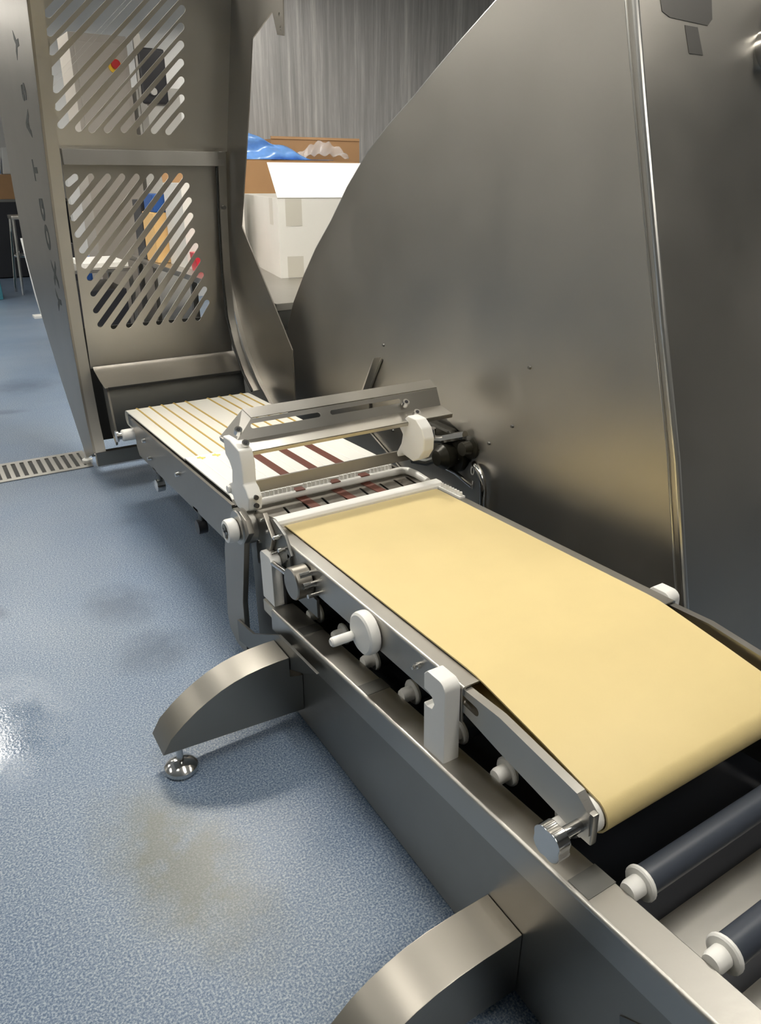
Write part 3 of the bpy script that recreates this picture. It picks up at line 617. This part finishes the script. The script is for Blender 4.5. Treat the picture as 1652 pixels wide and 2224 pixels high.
# ================================================================ TABLE WITH CARTONS (behind)
t = thing('steel_table', 'stainless steel table carrying the white cartons', 'table', (2.6, 5.4, 0))
build(MB().box(1.70, 3.6, 3.83, 6.9, .91, .95), 'tabletop', 'steel', t, bevel=.004)
build(MB().box(1.72, 3.58, 3.85, 3.87, .80, .91), 'apron', 'steel_dark', t)
build(MB().box(1.74, 3.58, 3.9, 6.85, .25, .28), 'shelf', 'steel_dark', t)
for x, y in ((1.76, 3.9), (3.53, 3.9), (1.76, 6.8), (3.53, 6.8), (1.76, 5.4)):
    build(MB().box(x-.02, x+.02, y-.02, y+.02, 0, .91), 'leg', 'steel', t)
def carton(name, label, cx, cy, z, w, d, h, rz, flaps, m='carton', group=None, tape=True):
    t = thing(name, label, 'box', (cx, cy, z), rz=rz, group=group, local=True)   # local origin at the near left corner
    th = .006
    build(MB().box(0, w, 0, th, 0, h), 'front_side', m, t); build(MB().box(0, w, d-th, d, 0, h), 'back_side', m, t)
    build(MB().box(0, th, th, d-th, 0, h), 'left_side', m, t); build(MB().box(w-th, w, th, d-th, 0, h), 'right_side', m, t)
    build(MB().box(th, w-th, th, d-th, 0, th), 'bottom', 'card_dark', t)
    for kind, a, ln in flaps:
        a = math.radians(a); c, s = math.cos(a)*ln, math.sin(a)*ln
        if kind == 'F': q = [(0, 0, h), (w, 0, h), (w, -c, h+s), (0, -c, h+s)]
        elif kind == 'B': q = [(0, d, h), (w, d, h), (w, d+c, h+s), (0, d+c, h+s)]
        elif kind == 'L': q = [(0, 0, h), (0, d, h), (-c, d, h+s), (-c, 0, h+s)]
        else: q = [(w, 0, h), (w, d, h), (w+c, d, h+s), (w+c, 0, h+s)]
        build(quad(q, .005), 'flap', 'card' if kind in 'Bb' else m, t)
    if tape:
        build(MB().box(.05, .16, -.0015, -.0003, h-.17, h-.002), 'tape', 'tape', t)
        build(MB().box(.05, .16, -.0015, -.0003, .005, .14), 'tape', 'tape', t)
        build(MB().box(-.0015, -.0003, d*.12, d*.12+.1, h-.17, h-.002), 'tape', 'tape', t)
    return t
carton('carton', 'big white carton with open flap on the table between guard and slicer', 2.172, 4.79, .951, .95, 1.28, .50, -.20, [('F', 141, .335), ('B', 90, .24)])
carton('carton', 'white carton standing behind the slotted door', 1.80, 5.60, .951, .46, .45, .58, -.02, [('B', 80, .1)], tape=False)
carton('cardboard_box', 'wide brown cardboard box behind the white carton', 2.80, 6.25, .951, .84, .55, .905, .0, [('F', 100, .02)], m='card', tape=False)
# blue and clear film draped on the box
def film(name, label, m, fn, nu, nv):
    mb = MB(); vs = [fn(u/nu, v/nv) for v in range(nv+1) for u in range(nu+1)]
    fs = [(v*(nu+1)+u, v*(nu+1)+u+1, (v+1)*(nu+1)+u+1, (v+1)*(nu+1)+u) for v in range(nv) for u in range(nu)]
    mb.add(vs, fs); c = vs[len(vs)//2]
    o = build(mb, name, m, base=c, sharp=180); sol = o.modifiers.new('s', 'SOLIDIFY'); sol.thickness = .002
    return tag(o, label, 'plastic sheet')
def fb(u, v):
    x = 2.35+.90*u; top = 1.965-.26*min(1, u*1.15)
    z = top-.34*v*(1-.55*u)+.012*math.sin(u*13+v*4)+.008*math.sin(u*23-v*7)
    return (x, 6.16-.14*v+.03*math.sin(u*14+v*11), max(z, 1.70))
film('plastic_sheet', 'crumpled blue plastic sheet on the brown cardboard box', 'bluefilm', fb, 36, 14)
def fc(u, v):
    a = PI*u; return (3.00+.50*u, 6.19-.02*v+.015*math.sin(20*u), 1.735+.11*math.sin(a)*(1-.75*v)+.012*math.sin(u*33+v*7)+(-.02*v))
film('clear_bag', 'crumpled clear plastic bag on the white carton', 'film', fc, 26, 10)

# ================================================================ BACKGROUND ITEMS seen through the slots
t = thing('control_cabinet', 'tall beige-grey control cabinet with red emergency stop', 'cabinet', (1.85, 7.75, 0))
build(MB().box(1.58, 2.06, 7.5, 7.95, .1, 2.66), 'body', 'cabinet', t, bevel=.01)
build(MB().box(1.62, 2.02, 7.485, 7.5, 1.9, 2.6), 'door', 'cabinet', t, bevel=.004)
build(MB().cyl((1.93, 7.485, 2.43), (1.93, 7.465, 2.43), .055, n=20), 'stop_collar', 'yel', t)
build(MB().cyl((1.93, 7.465, 2.44), (1.93, 7.42, 2.44), .04, n=20, prof=[(0, .02), (.015, .02), (.02, .04), (.045, .036)]), 'stop_button', 'redcap', t)
for x in (1.62, 2.02): build(MB().cyl((x, 7.7, 0), (x, 7.7, .1), .03, n=12), 'foot', 'blackp', t)
t = thing('monitor_stand', 'white machine panel with black screen beside the grey cabinet', 'monitor', (2.3, 7.7, 0))
build(MB().box(2.12, 2.52, 7.6, 7.9, 0, 2.30), 'stand', 'carton', t, bevel=.01)
build(MB().box(2.16, 2.40, 7.55, 7.6, 2.16, 2.60), 'screen', 'blackp', t, bevel=.03)
build(MB().box(2.14, 2.20, 7.57, 7.6, 1.9, 2.70), 'rail', 'steel', t)
build(MB().cyl((2.26, 7.56, 2.26), (2.26, 7.52, 2.26), .03, n=14), 'dial', 'carton', t)
for i, (x, y, z, sx, sy, sz, m, lb) in enumerate([
    (1.93, 5.25, .951, .16, .11, .10, 'red', 'red plastic tray seen through the middle of the slotted door'),
    (1.80, 5.40, .951, .13, .12, .13, 'red', 'small red plastic tub left of the red tray')]):
    o = build(MB().prism([(x-.0, z), (x+sx, z), (x+sx+.01, z+sz), (x-.01, z+sz)], 'y', y, y+sy), 'plastic_tub', m, bevel=.006, base=(x+sx/2, y+sy/2, z)); tag(o, lb, 'tub')
# trolley with a stack of things left of the table
t = thing('trolley', 'steel trolley with white cutting board behind the slotted door', 'trolley', (1.38, 6.9, 0))
build(MB().box(1.05, 1.62, 6.5, 7.3, .86, .89), 'top', 'steel', t, bevel=.003)
build(MB().box(1.05, 1.62, 6.5, 7.3, .28, .30), 'shelf', 'steel_dark', t)
for x, y in ((1.07, 6.52), (1.60, 6.52), (1.07, 7.28), (1.60, 7.28)):
    build(MB().box(x-.015, x+.015, y-.015, y+.015, .08, .86), 'leg', 'steel', t)
    build(MB().cyl((x-.015, y, .04), (x+.015, y, .04), .04, n=16), 'castor', 'blackp', t)
tag(build(MB().box(1.25, 1.60, 6.55, 7.1, .892, .93), 'cutting_board', 'white', bevel=.004, base=(1.42, 6.8, .892)), 'white cutting board lying on the steel trolley', 'board')
tag(build(MB().box(1.10, 1.56, 6.55, 7.25, .301, .72), 'plastic_crate', 'blackp', bevel=.01, base=(1.33, 6.9, .301)), 'black crate on the lower shelf of the trolley', 'crate')
for i, (x0, x1, y0, y1, z0, z1, m, nm, lb, ct) in enumerate([
    (1.55, 1.80, 8.2, 8.6, 0, .80, 'blue', 'waste_bin', 'dark blue bin standing behind the trolley', 'bin'),
    (1.28, 1.52, 8.3, 8.7, 0, .95, 'blackp', 'waste_bin', 'black bin standing behind the trolley', 'bin'),
    (1.72, 1.90, 6.1, 6.4, .951, 1.32, 'tan', 'cardboard_box', 'yellow-brown cardboard box at the table edge', 'box'),
    (1.73, 1.87, 6.1, 6.35, 1.321, 1.45, 'blue', 'plastic_box', 'blue plastic box on the yellow-brown cardboard box', 'box'),
    (1.73, 1.85, 6.45, 6.7, .951, 1.40, 'blackp', 'storage_box', 'black box at the far end of the table', 'box')]):
    tag(build(MB().box(x0, x1, y0, y1, z0, z1), nm, m, bevel=.012, base=((x0+x1)/2, (y0+y1)/2, z0)), lb, ct)
# far left: dark rack, stool, white stand, box
t = thing('storage_rack', 'dark storage rack in the far left corner', 'rack', (1.4, 14.3, 0))
build(MB().box(.5, 2.6, 14.0, 14.6, 1.16, 1.20), 'top_shelf', 'steel_dark', t)
build(MB().box(.5, 2.6, 14.0, 14.6, .02, 1.16), 'body', 'darkroom', t)
tag(build(MB().box(1.2, 1.85, 14.02, 14.4, 1.201, 1.56), 'cardboard_box', 'card', bevel=.004, base=(1.5, 14.2, 1.201)), 'tan cardboard box on the far storage rack', 'box')
can = build(MB().prism([(1.68, 1.562), (1.93, 1.562), (1.92, 1.68), (1.88, 1.95), (1.73, 1.95)], 'y', 14.08, 14.3), 'canister', 'carton', bevel=.02, base=(1.8, 14.2, 1.562)); tag(can, 'white plastic canister on the tan cardboard box', 'canister')
tag(build(MB().box(1.30, 1.66, 14.1, 14.3, 1.562, 1.82), 'plastic_bag', 'bluefilm', bevel=.03, base=(1.5, 14.2, 1.562)), 'light blue bag beside the white canister', 'bag')
t = thing('stool', 'chrome-legged stool in front of the dark rack', 'stool', (1.5, 12.1, 0))
build(MB().box(1.42, 1.85, 11.9, 12.3, 1.0, 1.05), 'seat', 'steel', t, bevel=.01)
for (x, y, dx, dy) in ((1.45, 11.95, -.06, -.03), (1.82, 11.95, .05, -.03), (1.45, 12.27, -.10, .05), (1.82, 12.27, .05, .05)):
    build(MB().tube([(x, y, 1.0), (x+dx, y+dy, 0.0)], .02, 8), 'leg', 'chrome', t)
ring = [(1.63+.24*math.cos(a*PI/10), 12.1+.22*math.sin(a*PI/10), .52) for a in range(21)]
build(MB().tube(ring, .018, 8), 'foot_ring', 'chrome', t)
tag(build(MB().box(.78, 1.10, 11.6, 12.0, .0, .80), 'waste_bin', 'teal', bevel=.02, base=(.94, 11.8, 0)), 'teal bin at the left edge beside the stool', 'bin')
t = thing('barrier_stand', 'thin white leaning stand with flat foot behind the guard', 'stand', (1.33, 9.9, 0))
build(MB().tube([(1.33, 9.9, .02), (1.30, 9.9, .25), (1.26, 9.95, .9)], .02, 8), 'pole', 'white', t)
build(MB().box(1.22, 1.38, 9.82, 9.98, 0, .03), 'base', 'white', t, bevel=.005)
for o in bpy.data.objects:
    if 'b' in o: del o['b']
